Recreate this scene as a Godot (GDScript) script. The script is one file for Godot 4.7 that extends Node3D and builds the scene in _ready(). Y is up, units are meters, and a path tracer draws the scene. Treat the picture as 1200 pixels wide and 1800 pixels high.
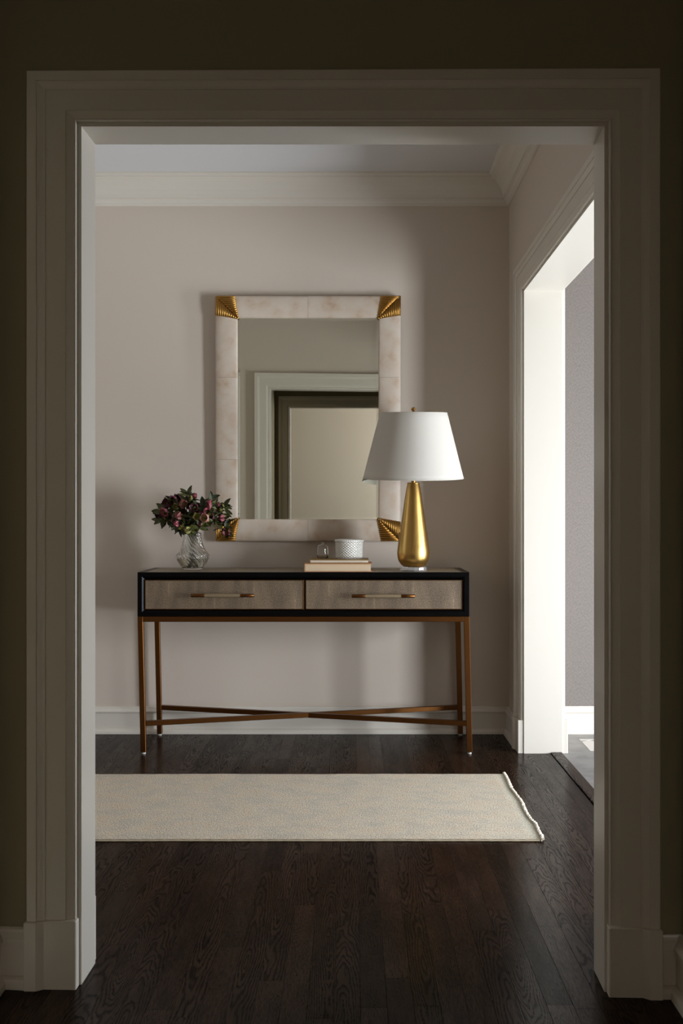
extends Node3D
# A hall seen through a cased opening: console table, parchment mirror, brass lamp, daylight from the entry on the right.
# World: x right, y up, the camera at the origin's height 1.05 m looks along -z. v(x, y, d) takes the distance d in front of the camera.

const EYE := 1.05
const FOCAL := 1750.0
const CEIL := 2.674
const BACK := 4.81
var rng := RandomNumberGenerator.new()
var taken := {}
var M := {}

func v(x: float, y: float, d: float) -> Vector3:
	return Vector3(x, y, -d)

# ------------------------------------------------------------------ geometry
class Geo:
	var st := SurfaceTool.new()
	var o := Vector3.ZERO
	var colors := false
	func _init(origin := Vector3.ZERO, smooth := false, with_colors := false) -> void:
		o = origin
		colors = with_colors
		st.begin(Mesh.PRIMITIVE_TRIANGLES)
		soft(smooth)
	func soft(on: bool) -> void:
		st.set_smooth_group(0 if on else -1)
	func vert(p: Vector3, uv := Vector2.ZERO, c := Color.WHITE) -> void:
		if colors:
			st.set_color(c)
		st.set_uv(uv)
		st.add_vertex(p - o)
	func tri(a: Vector3, b: Vector3, c: Vector3) -> void:
		vert(a); vert(c); vert(b)
	func quad(a: Vector3, b: Vector3, c: Vector3, d: Vector3) -> void:
		tri(a, b, c)
		tri(a, c, d)
	func quad_uv(p: Array, u: Array, c := [Color.WHITE, Color.WHITE, Color.WHITE, Color.WHITE]) -> void:
		for k in [0, 2, 1, 0, 3, 2]:
			vert(p[k], u[k], c[k])
	func box(c: Vector3, s: Vector3, bev := 0.0, b := Basis()) -> void:
		hexa([c + b * Vector3(-s.x, -s.y, -s.z) / 2, c + b * Vector3(s.x, -s.y, -s.z) / 2, c + b * Vector3(s.x, -s.y, s.z) / 2, c + b * Vector3(-s.x, -s.y, s.z) / 2,
			c + b * Vector3(-s.x, s.y, -s.z) / 2, c + b * Vector3(s.x, s.y, -s.z) / 2, c + b * Vector3(s.x, s.y, s.z) / 2, c + b * Vector3(-s.x, s.y, s.z) / 2], bev)
	# eight corners: bottom four (ccw seen from below is 0 1 2 3), then the top four above them; edges chamfered by bev
	func hexa(p: Array, bev := 0.0) -> void:
		var faces := [[0, 1, 2, 3], [7, 6, 5, 4], [0, 4, 5, 1], [1, 5, 6, 2], [2, 6, 7, 3], [3, 7, 4, 0]]
		if bev <= 0.0:
			for f in faces:
				quad(p[f[0]], p[f[1]], p[f[2]], p[f[3]])
			return
		var at := {}
		for fi in 6:
			var f = faces[fi]
			for k in 4:
				var a: Vector3 = p[f[k]]
				var e1: Vector3 = (p[f[(k + 1) % 4]] - a).normalized()
				var e2: Vector3 = (p[f[(k + 3) % 4]] - a).normalized()
				at[[fi, f[k]]] = a + (e1 + e2) * bev
			quad(at[[fi, f[0]]], at[[fi, f[1]]], at[[fi, f[2]]], at[[fi, f[3]]])
		for fi in 6:
			for k in 4:
				var a = faces[fi][k]
				var b2 = faces[fi][(k + 1) % 4]
				for fj in range(fi + 1, 6):
					if a in faces[fj] and b2 in faces[fj]:
						quad(at[[fi, b2]], at[[fi, a]], at[[fj, a]], at[[fj, b2]])
		for corner in 8:
			var fs := []
			for fi in 6:
				if corner in faces[fi]:
					fs.append(at[[fi, corner]])
			var mid: Vector3 = (fs[0] + fs[1] + fs[2]) / 3.0
			var cen := Vector3.ZERO
			for q in p:
				cen += q / 8.0
			if (fs[1] - fs[0]).cross(fs[2] - fs[0]).dot(mid - cen) < 0.0:
				tri(fs[0], fs[2], fs[1])
			else:
				tri(fs[0], fs[1], fs[2])
	# polygon (counter-clockwise in U, V; U x V = N) extruded from N * d0 to N * d1
	func prism(poly: PackedVector2Array, O: Vector3, U: Vector3, V: Vector3, N: Vector3, d0: float, d1: float) -> void:
		var idx := Geometry2D.triangulate_polygon(poly)
		for k in range(0, idx.size(), 3):
			var t := [poly[idx[k]], poly[idx[k + 1]], poly[idx[k + 2]]]
			if (t[1] - t[0]).cross(t[2] - t[0]) < 0.0:
				t = [t[0], t[2], t[1]]
			var q := []
			for w in t:
				q.append(O + U * w.x + V * w.y)
			tri(q[0] + N * d1, q[1] + N * d1, q[2] + N * d1)
			tri(q[0] + N * d0, q[2] + N * d0, q[1] + N * d0)
		for k in poly.size():
			var a := O + U * poly[k].x + V * poly[k].y
			var b := O + U * poly[(k + 1) % poly.size()].x + V * poly[(k + 1) % poly.size()].y
			quad(a + N * d0, b + N * d0, b + N * d1, a + N * d1)
	func rings(rs: Array, closed := false, uvs := false, flip := false) -> void:
		var n: int = rs[0].size()
		for i in rs.size() - 1:
			for j in (n if closed else n - 1):
				var k: int = (j + 1) % n
				var p := [rs[i][j], rs[i + 1][j], rs[i + 1][k], rs[i][k]]
				var u := [Vector2.ZERO, Vector2.ZERO, Vector2.ZERO, Vector2.ZERO]
				if uvs:
					u = [Vector2(float(j) / n, float(i) / rs.size()), Vector2(float(j) / n, float(i + 1) / rs.size()), Vector2(float(j + 1) / n, float(i + 1) / rs.size()), Vector2(float(j + 1) / n, float(i) / rs.size())]
				if flip:
					p = [p[0], p[3], p[2], p[1]]
					u = [u[0], u[3], u[2], u[1]]
				quad_uv(p, u)
	func fan(ring: Array, flip := false) -> void:
		var c := Vector3.ZERO
		for p in ring:
			c += p / ring.size()
		for k in ring.size():
			var a: Vector3 = ring[k]
			var b: Vector3 = ring[(k + 1) % ring.size()]
			if flip:
				tri(c, b, a)
			else:
				tri(c, a, b)
	# profile of (radius, height) from bottom to top round the axis at c
	func lathe(profile: Array, c: Vector3, segs := 48, flip := false, uvs := false) -> void:
		var rs := []
		for q in profile:
			var r := []
			for k in segs:
				var a := TAU * k / segs
				r.append(c + Vector3(q.x * cos(a), q.y, q.x * sin(a)))
			rs.append(r)
		rings(rs, true, uvs, flip)
	func tube(pts: Array, radii: Array, sides := 8) -> void:
		var rs := []
		var last := Vector3.ZERO
		for i in pts.size():
			var t: Vector3 = (pts[mini(i + 1, pts.size() - 1)] - pts[maxi(i - 1, 0)]).normalized()
			var s := t.cross(Vector3.UP if absf(t.y) < 0.9 else Vector3.RIGHT).normalized()
			if last != Vector3.ZERO:
				s = (last - t * last.dot(t)).normalized()
			last = s
			var w := t.cross(s)
			var r := []
			for k in sides:
				var a := -TAU * k / sides
				r.append(pts[i] + (s * cos(a) + w * sin(a)) * radii[i])
			rs.append(r)
		rings(rs, true)
		soft(false)
		fan(rs[0], false)
		fan(rs[-1], true)
		soft(true)
	# a pointed or rounded blade with a cup and a curl; tip colour at its end
	func blade(base: Vector3, dir: Vector3, face: Vector3, length: float, width: float, cup: float, curl: float, point: float, c0: Color, c1: Color, n := 5) -> void:
		var side := dir.cross(face).normalized()
		var up := side.cross(dir).normalized()
		var grid := []
		for i in n + 1:
			var t := float(i) / n
			var w := width * 0.5 * pow(sin(PI * clampf(pow(t, point) * 0.97 + 0.03, 0.0, 1.0)), 0.75)
			var row := []
			for j in 5:
				var s := (j - 2) / 2.0
				var p := base + dir * (length * t) + side * (w * s) + up * (curl * length * t * t + cup * width * s * s * (0.3 + t))
				row.append([p, c0.lerp(c1, clampf(t * 0.75 + absf(s) * 0.3, 0.0, 1.0))])
			grid.append(row)
		for i in n:
			for j in 4:
				var q := [grid[i][j], grid[i][j + 1], grid[i + 1][j + 1], grid[i + 1][j]]
				quad_uv([q[0][0], q[1][0], q[2][0], q[3][0]], [Vector2.ZERO, Vector2.ZERO, Vector2.ZERO, Vector2.ZERO], [q[0][1], q[1][1], q[2][1], q[3][1]])
	func mesh() -> ArrayMesh:
		st.generate_normals()
		return st.commit()

# ------------------------------------------------------------------ naming
func numbered(called: String) -> String:
	var n: int = taken.get(called, -1) + 1
	taken[called] = n
	return called if n == 0 else "%s_%03d" % [called, n]

func tag(n: Node3D, label: String, category: String, group := "", kind := "") -> void:
	if label: n.set_meta("label", label)
	if category: n.set_meta("category", category)
	if group: n.set_meta("group", group)
	if kind: n.set_meta("kind", kind)

func thing(called: String, label: String, category: String, at := Vector3.ZERO, group := "") -> Node3D:
	var n := Node3D.new()
	n.name = numbered(called)
	add_child(n)
	n.position = at
	tag(n, label, category, group)
	return n

func part(g: Geo, called: String, m: Material, parent: Node3D = self) -> MeshInstance3D:
	var i := MeshInstance3D.new()
	i.mesh = g.mesh()
	i.name = numbered(called) if parent == self else called
	i.material_override = m
	parent.add_child(i, true)
	return i

func structure(n: Node3D, label: String, category: String) -> Node3D:
	tag(n, label, category, "", "structure")
	return n

func struct_node(called: String, label: String, category: String) -> Node3D:
	var n := Node3D.new()
	n.name = called
	add_child(n)
	return structure(n, label, category)

# ------------------------------------------------------------------ materials
func mat(c: Color, rough := 0.6, metal := 0.0) -> StandardMaterial3D:
	var m := StandardMaterial3D.new()
	m.albedo_color = c
	m.roughness = rough
	m.metallic = metal
	return m

func rgb8(r: float, g: float, b: float) -> Color:
	return Color(r / 255.0, g / 255.0, b / 255.0)

func noise(freq: float, kind := FastNoiseLite.TYPE_SIMPLEX_SMOOTH, octaves := 4, sd := 1) -> FastNoiseLite:
	var n := FastNoiseLite.new()
	n.noise_type = kind
	n.frequency = freq
	n.seed = sd
	n.fractal_type = FastNoiseLite.FRACTAL_FBM if octaves > 1 else FastNoiseLite.FRACTAL_NONE
	n.fractal_octaves = octaves
	return n

func noise_tex(n: FastNoiseLite, size: int, ramp: Array) -> NoiseTexture2D:
	var t := NoiseTexture2D.new()
	t.width = size
	t.height = size
	t.seamless = true
	t.noise = n
	if ramp.size():
		var g := Gradient.new()
		g.offsets = PackedFloat32Array(range(ramp.size()).map(func(k): return k / float(ramp.size() - 1)))
		g.colors = PackedColorArray(ramp)
		t.color_ramp = g
	return t

func triplanar(m: StandardMaterial3D, scale: float, world := false) -> StandardMaterial3D:
	m.uv1_triplanar = true
	m.uv1_world_triplanar = world
	m.uv1_scale = Vector3.ONE * scale
	return m

func bump(m: StandardMaterial3D, t: Texture2D, cm: float) -> void:
	m.heightmap_enabled = true
	m.heightmap_texture = t
	m.heightmap_scale = cm

# sixteen oak boards side by side, 57 mm x 1.2 m each
func oak_texture() -> ImageTexture:
	var cols := 16
	var pw := 56
	var w := cols * pw
	var h := 1024
	var data := PackedByteArray()
	data.resize(w * h * 3)
	var warp := noise(1.0, FastNoiseLite.TYPE_SIMPLEX_SMOOTH, 1, 11)
	var jag := noise(1.0, FastNoiseLite.TYPE_SIMPLEX, 2, 12)
	var fine := noise(1.0, FastNoiseLite.TYPE_SIMPLEX, 2, 13)
	var r := RandomNumberGenerator.new()
	r.seed = 77
	for c in cols:
		var flat := c % 8 < 5
		var x0 := r.randf_range(-0.012, 0.012) if flat else r.randf_range(0.05, 0.12) * (1 if c % 2 == 0 else -1)
		var deep := r.randf_range(-0.06, -0.01) if flat else r.randf_range(0.01, 0.05)
		var taper := r.randf_range(0.05, 0.10) if flat else r.randf_range(-0.01, 0.03)
		var pitch := r.randf_range(0.0052, 0.0076) if flat else r.randf_range(0.0030, 0.0042)
		var tone := r.randf_range(0.86, 1.12)
		var warm := r.randf_range(0.0, 0.07)
		for y in h:
			var my := y * 1.2 / h
			var bend := warp.get_noise_2d(c * 7.3, my * 1.3) * 0.007
			var rise := warp.get_noise_2d(c * 3.1 + 90.0, my * 1.7) * 0.016
			for x in pw:
				var mx := (x - pw / 2.0) * 0.057 / pw
				var wv := warp.get_noise_2d(mx * 22.0 + c * 11.0, my * 5.0)
				var dx := mx - x0 + bend + wv * 0.0022
				var dz := deep + taper * my + rise + warp.get_noise_2d(mx * 40.0 + c * 5.0, my * 9.0 + 30.0) * 0.0040
				var q := sqrt(dx * dx * 1.6 + dz * dz) / pitch + jag.get_noise_2d(mx * 260.0 + c * 91.0, my * 16.0) * 0.16
				var f := q - floorf(q)
				var dark := smoothstep(0.40, 0.78, f) * (1.0 - smoothstep(0.86, 1.0, f))
				var pores := fine.get_noise_2d(mx * 620.0 + c * 31.0, my * 18.0)
				var k := tone * (1.0 + 0.10 * wv + 0.14 * pores) * (1.0 - 0.54 * dark * clampf(0.8 + pores, 0.35, 1.0))
				var at := (y * w + c * pw + x) * 3
				data[at] = clampi(int(205.0 * k * (1.0 + warm)), 0, 255)
				data[at + 1] = clampi(int(205.0 * k), 0, 255)
				data[at + 2] = clampi(int(205.0 * k * (1.0 - warm)), 0, 255)
	return ImageTexture.create_from_image(Image.create_from_data(w, h, false, Image.FORMAT_RGB8, data))

func rug_texture() -> ImageTexture:
	var w := 1400
	var h := 560
	var data := PackedByteArray()
	data.resize(w * h * 3)
	var big := noise(0.012, FastNoiseLite.TYPE_SIMPLEX_SMOOTH, 5, 21)
	var mid := noise(0.05, FastNoiseLite.TYPE_SIMPLEX_SMOOTH, 4, 22)
	var tuft := noise(0.20, FastNoiseLite.TYPE_SIMPLEX, 3, 23)
	var knot := noise(0.16, FastNoiseLite.TYPE_SIMPLEX, 3, 24)
	for y in h:
		for x in w:
			var a := big.get_noise_2d(x * 0.8, y * 1.2)
			var b := mid.get_noise_2d(x * 0.9, y * 1.3)
			var c := tuft.get_noise_2d(x * 1.1, y * 0.6)
			var d := knot.get_noise_2d(x, y * 1.5)
			var k := 1.0 + 0.19 * c + 0.08 * d + 0.04 * b
			var grey := smoothstep(-0.25, 0.55, a + 0.7 * b) * 0.55 + 0.25 * smoothstep(0.0, 0.6, d)
			var rust := smoothstep(-0.05, 0.6, -a * 0.7 + 0.9 * b + 0.7 * d) * 0.5
			var red := lerpf(lerpf(200, 177, grey), 200, rust)
			var green := lerpf(lerpf(187, 169, grey), 172, rust)
			var blue := lerpf(lerpf(166, 152, grey), 140, rust)
			if d > 0.48 and b > 0.15:
				red *= 0.84; green *= 0.86; blue *= 0.93
			var end := smoothstep(1374.0, 1392.0, float(x)) * 0.6
			red = lerpf(red, 186, end); green = lerpf(green, 184, end); blue = lerpf(blue, 164, end)
			var at := (y * w + x) * 3
			data[at] = clampi(int(red * k), 0, 255)
			data[at + 1] = clampi(int(green * k), 0, 255)
			data[at + 2] = clampi(int(blue * k), 0, 255)
	return ImageTexture.create_from_image(Image.create_from_data(w, h, false, Image.FORMAT_RGB8, data))

# ray skin: fine pebbles, vertical seams of tone, a few pale spines
func shagreen_texture() -> ImageTexture:
	var w := 900
	var h := 168
	var data := PackedByteArray()
	data.resize(w * h * 3)
	var cell := noise(0.27, FastNoiseLite.TYPE_CELLULAR, 1, 31)
	cell.cellular_return_type = FastNoiseLite.RETURN_DISTANCE
	var cloud := noise(0.012, FastNoiseLite.TYPE_SIMPLEX_SMOOTH, 3, 32)
	var speck := noise(0.22, FastNoiseLite.TYPE_SIMPLEX, 2, 33)
	var spines := [[0.16, 0.32], [0.44, 0.78], [0.68, 0.30], [0.93, 0.84]]
	for y in h:
		for x in w:
			var p := clampf(-cell.get_noise_2d(x, y) * 1.1 + 0.1, 0.0, 1.0)
			var cl := cloud.get_noise_2d(x, y * 0.25)
			var k := 0.46 + 0.60 * p + 0.15 * cl + 0.42 * speck.get_noise_2d(x, y)
			for s in spines:
				var dx: float = (x - s[0] * w) / 26.0
				var dy: float = (y - s[1] * h) / 60.0
				var gl := exp(-dx * dx - dy * dy)
				k += gl * 0.08
				if absf(x - s[0] * w) < 2.5 and absf(dy) < 0.6:
					k += 0.40 * clampf(speck.get_noise_2d(x * 0.3, y) + 0.35, 0.0, 1.0)
			k = maxf(k, 0.12)
			var at := (y * w + x) * 3
			data[at] = clampi(int(118 * k), 0, 255)
			data[at + 1] = clampi(int(100 * k), 0, 255)
			data[at + 2] = clampi(int(79 * k), 0, 255)
	return ImageTexture.create_from_image(Image.create_from_data(w, h, false, Image.FORMAT_RGB8, data))

func grasscloth_texture() -> ImageTexture:
	var s := 512
	var data := PackedByteArray()
	data.resize(s * s * 3)
	var up := noise(1.0, FastNoiseLite.TYPE_SIMPLEX, 2, 41)
	var across := noise(1.0, FastNoiseLite.TYPE_SIMPLEX, 2, 42)
	for y in s:
		for x in s:
			var k := 0.94 + 0.13 * up.get_noise_2d(x * 0.45, y * 0.05) + 0.13 * across.get_noise_2d(x * 0.06 + 400.0, y * 0.5)
			var at := (y * s + x) * 3
			data[at] = clampi(int(124 * k), 0, 255)
			data[at + 1] = clampi(int(116 * k), 0, 255)
			data[at + 2] = clampi(int(109 * k), 0, 255)
	return ImageTexture.create_from_image(Image.create_from_data(s, s, false, Image.FORMAT_RGB8, data))

func make_materials() -> void:
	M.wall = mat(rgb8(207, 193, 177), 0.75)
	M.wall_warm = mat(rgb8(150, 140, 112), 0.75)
	M.beige = mat(rgb8(220, 211, 197), 0.8)
	M.trim = mat(rgb8(217, 209, 195), 0.38)
	M.ceiling = mat(rgb8(216, 214, 212), 0.85)
	var brush := noise_tex(noise(0.05, FastNoiseLite.TYPE_SIMPLEX_SMOOTH, 4, 5), 256, [])
	for m in [M.wall, M.wall_warm]:
		triplanar(m, 4.0, true)
		bump(m, brush, 0.012)
	M.oak = mat(rgb8(58, 41, 31), 0.42)
	var oak := oak_texture()
	M.oak.albedo_texture = oak
	M.oak.metallic_specular = 0.05
	M.oak.clearcoat_enabled = true
	M.oak.clearcoat = 0.55
	M.oak.clearcoat_roughness = 0.21
	M.oak.clearcoat_texture = oak
	bump(M.oak, oak, 0.05)
	M.subfloor = mat(rgb8(16, 12, 10), 0.7)
	M.grasscloth = triplanar(mat(Color.WHITE, 0.85), 2.6, true)
	M.grasscloth.albedo_texture = grasscloth_texture()
	M.black = mat(rgb8(6, 5, 5), 0.34)
	M.black.metallic_specular = 0.22
	var ebony := noise_tex(noise(0.03, FastNoiseLite.TYPE_SIMPLEX, 3, 6), 256, [])
	triplanar(M.black, 6.0)
	bump(M.black, ebony, 0.05)
	M.bronze = mat(rgb8(106, 68, 35), 0.40, 1.0)
	M.shagreen = mat(Color.WHITE, 0.55)
	var ray := shagreen_texture()
	M.shagreen.albedo_texture = ray
	bump(M.shagreen, ray, 0.05)
	M.top = triplanar(mat(rgb8(255, 255, 255), 0.6), 5.0)
	M.top.albedo_texture = noise_tex(noise(0.09, FastNoiseLite.TYPE_SIMPLEX, 3, 36), 256, [rgb8(118, 104, 84), rgb8(150, 134, 110), rgb8(176, 160, 134)])
	M.gold = mat(rgb8(192, 154, 88), 0.36, 1.0)
	var scratch := noise_tex(noise(0.02, FastNoiseLite.TYPE_SIMPLEX_SMOOTH, 3, 8), 256, [Color(0.8, 0.8, 0.8), Color(1, 1, 1)])
	M.gold.roughness_texture = scratch
	triplanar(M.gold, 5.0)
	M.gold_dark = mat(rgb8(176, 134, 70), 0.34, 1.0)
	M.parchment = []
	for k in 4:
		var t := noise_tex(noise(0.0065, FastNoiseLite.TYPE_SIMPLEX_SMOOTH, 5, 60 + k), 512, [rgb8(186, 156, 130), rgb8(202, 182, 160), rgb8(207, 190, 171), rgb8(210, 195, 177), rgb8(214, 200, 184)])
		var m := triplanar(mat(Color.WHITE, 0.5), 2.6)
		m.albedo_texture = t
		m.uv1_offset = Vector3(0.37 * k, 0.61 * k, 0)
		M.parchment.append(m)
	M.mirror = mat(rgb8(226, 229, 219), 0.0, 1.0)
	M.shade = mat(rgb8(206, 200, 189), 0.9)
	var linen := noise_tex(noise(0.2, FastNoiseLite.TYPE_SIMPLEX, 2, 9), 256, [])
	triplanar(M.shade, 12.0)
	bump(M.shade, linen, 0.02)
	M.shade.backlight_enabled = true
	M.shade.backlight = Color(0.62, 0.59, 0.54)
	M.glass = mat(Color(1, 1, 1, 0.0), 0.02)
	M.glass.refraction_enabled = true
	M.glass.refraction_scale = 0.05
	M.vase_glass = mat(Color(0.99, 0.99, 0.98, 0.022), 0.02)
	M.vase_glass.refraction_enabled = true
	M.vase_glass.refraction_scale = 0.05
	M.thin_glass = mat(Color(0.9, 0.93, 0.9, 0.07), 0.02)
	M.thin_glass.transparency = BaseMaterial3D.TRANSPARENCY_ALPHA
	M.acrylic = mat(Color(1, 1, 1, 0.16), 0.03)
	M.acrylic.transparency = BaseMaterial3D.TRANSPARENCY_ALPHA
	M.acrylic.metallic_specular = 0.7
	M.pane = mat(Color(0.95, 0.98, 1.0, 0.04), 0.0)
	M.pane.transparency = BaseMaterial3D.TRANSPARENCY_ALPHA
	M.water = mat(Color(0.96, 0.95, 0.88, 0.0), 0.0)
	M.water.refraction_enabled = true
	M.water.refraction_scale = 0.033
	M.milk = mat(rgb8(218, 214, 203), 0.16)
	M.milk.clearcoat_enabled = true
	M.milk.clearcoat = 0.6
	M.milk.clearcoat_roughness = 0.05
	M.page = mat(rgb8(196, 172, 140), 0.8)
	M.page_white = mat(rgb8(214, 200, 180), 0.8)
	for m in [M.page, M.page_white]:
		triplanar(m, 3.0)
		var t := NoiseTexture2D.new()
		t.width = 8
		t.height = 512
		t.noise = noise(0.25, FastNoiseLite.TYPE_SIMPLEX, 2, 14)
		bump(m, t, 0.02)
	M.cover_tan = mat(rgb8(190, 140, 98), 0.6)
	M.cover_olive = mat(rgb8(146, 116, 66), 0.6)
	M.rug = mat(Color.WHITE, 1.0)
	var rug := rug_texture()
	M.rug.albedo_texture = rug
	bump(M.rug, rug, 0.2)
	M.cord = mat(rgb8(196, 185, 166), 0.95)
	M.binding = mat(rgb8(190, 174, 146), 0.95)
	M.groove = mat(rgb8(88, 68, 46), 0.95)
	var stone := noise_tex(noise(0.008, FastNoiseLite.TYPE_SIMPLEX_SMOOTH, 5, 71), 512, [rgb8(92, 90, 88), rgb8(116, 113, 110), rgb8(130, 127, 124)])
	M.stone = triplanar(mat(Color.WHITE, 0.35), 1.7, true)
	M.stone.albedo_texture = stone
	M.marble = mat(rgb8(196, 190, 182), 0.3)
	M.petal = mat(Color.WHITE, 0.6)
	M.petal.vertex_color_use_as_albedo = true
	M.petal.backlight_enabled = true
	M.petal.backlight = Color(0.3, 0.3, 0.3)
	M.leaf = mat(Color.WHITE, 0.5)
	M.leaf.vertex_color_use_as_albedo = true
	M.leaf.backlight_enabled = true
	M.leaf.backlight = Color(0.22, 0.25, 0.12)
	M.stem = mat(rgb8(74, 62, 30), 0.6)
	M.glide = mat(rgb8(200, 196, 188), 0.5)
	M.felt = mat(rgb8(60, 56, 52), 0.9)

# ------------------------------------------------------------------ joinery
const CASING := [Vector2(.009, 0), Vector2(.009, .010), Vector2(.0105, .0125), Vector2(.0128, .0125), Vector2(.0142, .0105), Vector2(.030, .0165), Vector2(.0302, .0188), Vector2(.075, .0188), Vector2(.0752, .0215), Vector2(.080, .0222), Vector2(.087, .0250), Vector2(.0925, .0262), Vector2(.0928, .030), Vector2(.1132, .030), Vector2(.115, .028), Vector2(.115, 0)]
const BASE := [Vector2(0, .129), Vector2(.006, .129), Vector2(.011, .126), Vector2(.013, .120), Vector2(.020, .112), Vector2(.0235, .108), Vector2(.0235, .102), Vector2(.018, .1005), Vector2(.0165, .0985), Vector2(.0165, .024), Vector2(.020, .0235), Vector2(.027, .020), Vector2(.0315, .013), Vector2(.033, .005), Vector2(.033, 0)]
const CROWN := [Vector2(.110, 0), Vector2(.110, .007), Vector2(.106, .010), Vector2(.100, .016), Vector2(.100, .021), Vector2(.093, .024), Vector2(.076, .033), Vector2(.058, .048), Vector2(.045, .066), Vector2(.037, .085), Vector2(.034, .098), Vector2(.027, .0995), Vector2(.0265, .106), Vector2(.020, .110), Vector2(.015, .119), Vector2(.014, .126), Vector2(.007, .131), Vector2(0, .131)]

func swept(profile: Array, pts: Array, outs: Array, ups: Array) -> Geo:
	var g := Geo.new()
	var rs := []
	for i in pts.size():
		var r := []
		for q in profile:
			r.append(pts[i] + outs[i] * q.x + ups[i] * q.y)
		rs.append(r)
	g.rings(rs, false)
	return g

# the painted casing of one face of an opening: two legs and a head, mitred, with plinth blocks. U x V = N, N away from the wall.
func casing(parent: Node3D, O: Vector3, U: Vector3, V: Vector3, N: Vector3, w: float, hl: float, hr: float, plinth := 0.151) -> void:
	var L := [O, O + V * hl, O + U * w + V * hr, O + U * w]
	part(swept(CASING, [L[0] + V * plinth * 0.98, L[1]], [-U, -U + V], [N, N]), "casing_board", M.trim, parent)
	part(swept(CASING, [L[1], L[2]], [-U + V, U + V], [N, N]), "casing_head", M.trim, parent)
	part(swept(CASING, [L[2], L[3] + V * plinth * 0.98], [U + V, U], [N, N]), "casing_board", M.trim, parent)
	var poly := PackedVector2Array([Vector2(.005, 0), Vector2(.119, 0), Vector2(.119, .0345), Vector2(.117, .0365), Vector2(.092, .0365), Vector2(.077, .0265), Vector2(.007, .0265), Vector2(.005, .0245)])
	for s in [-1.0, 1.0]:
		var g := Geo.new()
		var c: Vector3 = O if s < 0 else O + U * w
		var lo := []
		var hi := []
		var cap := []
		for q in poly:
			lo.append(c + U * s * q.x + N * q.y)
			hi.append(c + U * s * q.x + N * q.y + V * (plinth - .002))
			cap.append(c + U * s * (q.x * .97 + .0018) + N * maxf(0, q.y - .002) + V * plinth)
		g.rings([lo, hi, cap], true, false, s < 0)
		g.fan(cap, s > 0)
		part(g, "plinth_block", M.trim, parent)

func jamb(parent: Node3D, O: Vector3, U: Vector3, V: Vector3, N: Vector3, w: float, hl: float, hr: float, depth: float) -> void:
	var t := .014
	var shapes := [[Vector2(-t, 0), Vector2(0, 0), Vector2(0, hl), Vector2(-t, hl + t)], [Vector2(-t, hl + t), Vector2(0, hl), Vector2(w, hr), Vector2(w + t, hr + t)], [Vector2(w, 0), Vector2(w + t, 0), Vector2(w + t, hr + t), Vector2(w, hr)]]
	for k in 3:
		var g := Geo.new()
		g.prism(PackedVector2Array(shapes[k]), O, U, V, N, -depth, 0)
		part(g, "jamb_head" if k == 1 else "jamb_board", M.trim, parent)

func wall(called: String, poly: Array, O: Vector3, U: Vector3, V: Vector3, N: Vector3, thick: float, m: Material, label: String) -> MeshInstance3D:
	var g := Geo.new()
	g.prism(PackedVector2Array(poly), O, U, V, N, -thick, 0)
	var i := part(g, called, m)
	structure(i, label, "wall")
	return i

func baseboard(called: String, pts: Array, outs: Array, label: String) -> void:
	var ups := []
	for p in pts:
		ups.append(Vector3.UP)
	structure(part(swept(BASE, pts, outs, ups), called, M.trim), label, "baseboard")

func daylight(called: String, at: Vector3, turn: float, size: Vector2, energy: float, c: Color) -> void:
	var a := AreaLight3D.new()
	a.name = called
	a.area_size = size
	a.area_normalize_energy = true
	a.light_energy = energy
	a.light_color = c
	a.shadow_enabled = true
	a.area_range = 20.0
	add_child(a)
	a.position = at
	a.rotation.y = turn

# ------------------------------------------------------------------ build
func _ready() -> void:
	rng.seed = 4
	# camera, sky, lights, exposure
	var cam := Camera3D.new()
	cam.name = "camera"
	cam.projection = Camera3D.PROJECTION_FRUSTUM
	cam.near = 0.05
	cam.far = 60.0
	cam.size = cam.near * 1800.0 / FOCAL
	cam.frustum_offset = Vector2(-19.0, 6.0) / FOCAL * cam.near
	cam.position = Vector3(0, EYE, 0)
	cam.current = true
	add_child(cam)
	var we := WorldEnvironment.new()
	we.name = "environment"
	var e := Environment.new()
	e.background_mode = Environment.BG_SKY
	e.sky = Sky.new()
	var sky := ProceduralSkyMaterial.new()
	sky.sky_top_color = Color(0.62, 0.72, 0.86)
	sky.sky_horizon_color = Color(0.84, 0.88, 0.92)
	sky.ground_bottom_color = Color(0.36, 0.36, 0.34)
	sky.ground_horizon_color = Color(0.7, 0.72, 0.72)
	e.sky.sky_material = sky
	e.background_energy_multiplier = 1.0
	e.tonemap_mode = Environment.TONE_MAPPER_LINEAR
	e.tonemap_exposure = 0.95
	e.sdfgi_enabled = true
	e.ssao_enabled = true
	e.ssil_enabled = true
	we.environment = e
	add_child(we)
	# daylight through the entry's tall glazed window, the hall's end window and the rear room's window
	daylight("entry_daylight", v(2.88, 0.80, 2.45), PI / 2, Vector2(0.58, 1.46), 15.2, Color(0.92, 0.955, 1.0))
	daylight("entry_side_daylight", v(2.88, 0.80, 3.72), PI / 2, Vector2(0.46, 1.46), 8.8, Color(0.92, 0.955, 1.0))
	daylight("hall_daylight", v(-2.88, 1.7, 3.6), -PI / 2, Vector2(0.9, 1.3), 0.3, Color(0.94, 0.97, 1.0))
	daylight("rear_daylight", v(1.86, 1.5, -1.25), PI / 2, Vector2(0.8, 1.3), 5.4, Color(0.99, 0.98, 1.0))

	make_materials()
	build_shell()
	build_floor()
	build_rug()
	build_console()
	build_mirror()
	build_lamp()
	build_books()
	build_vase()
	build_flowers()

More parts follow.
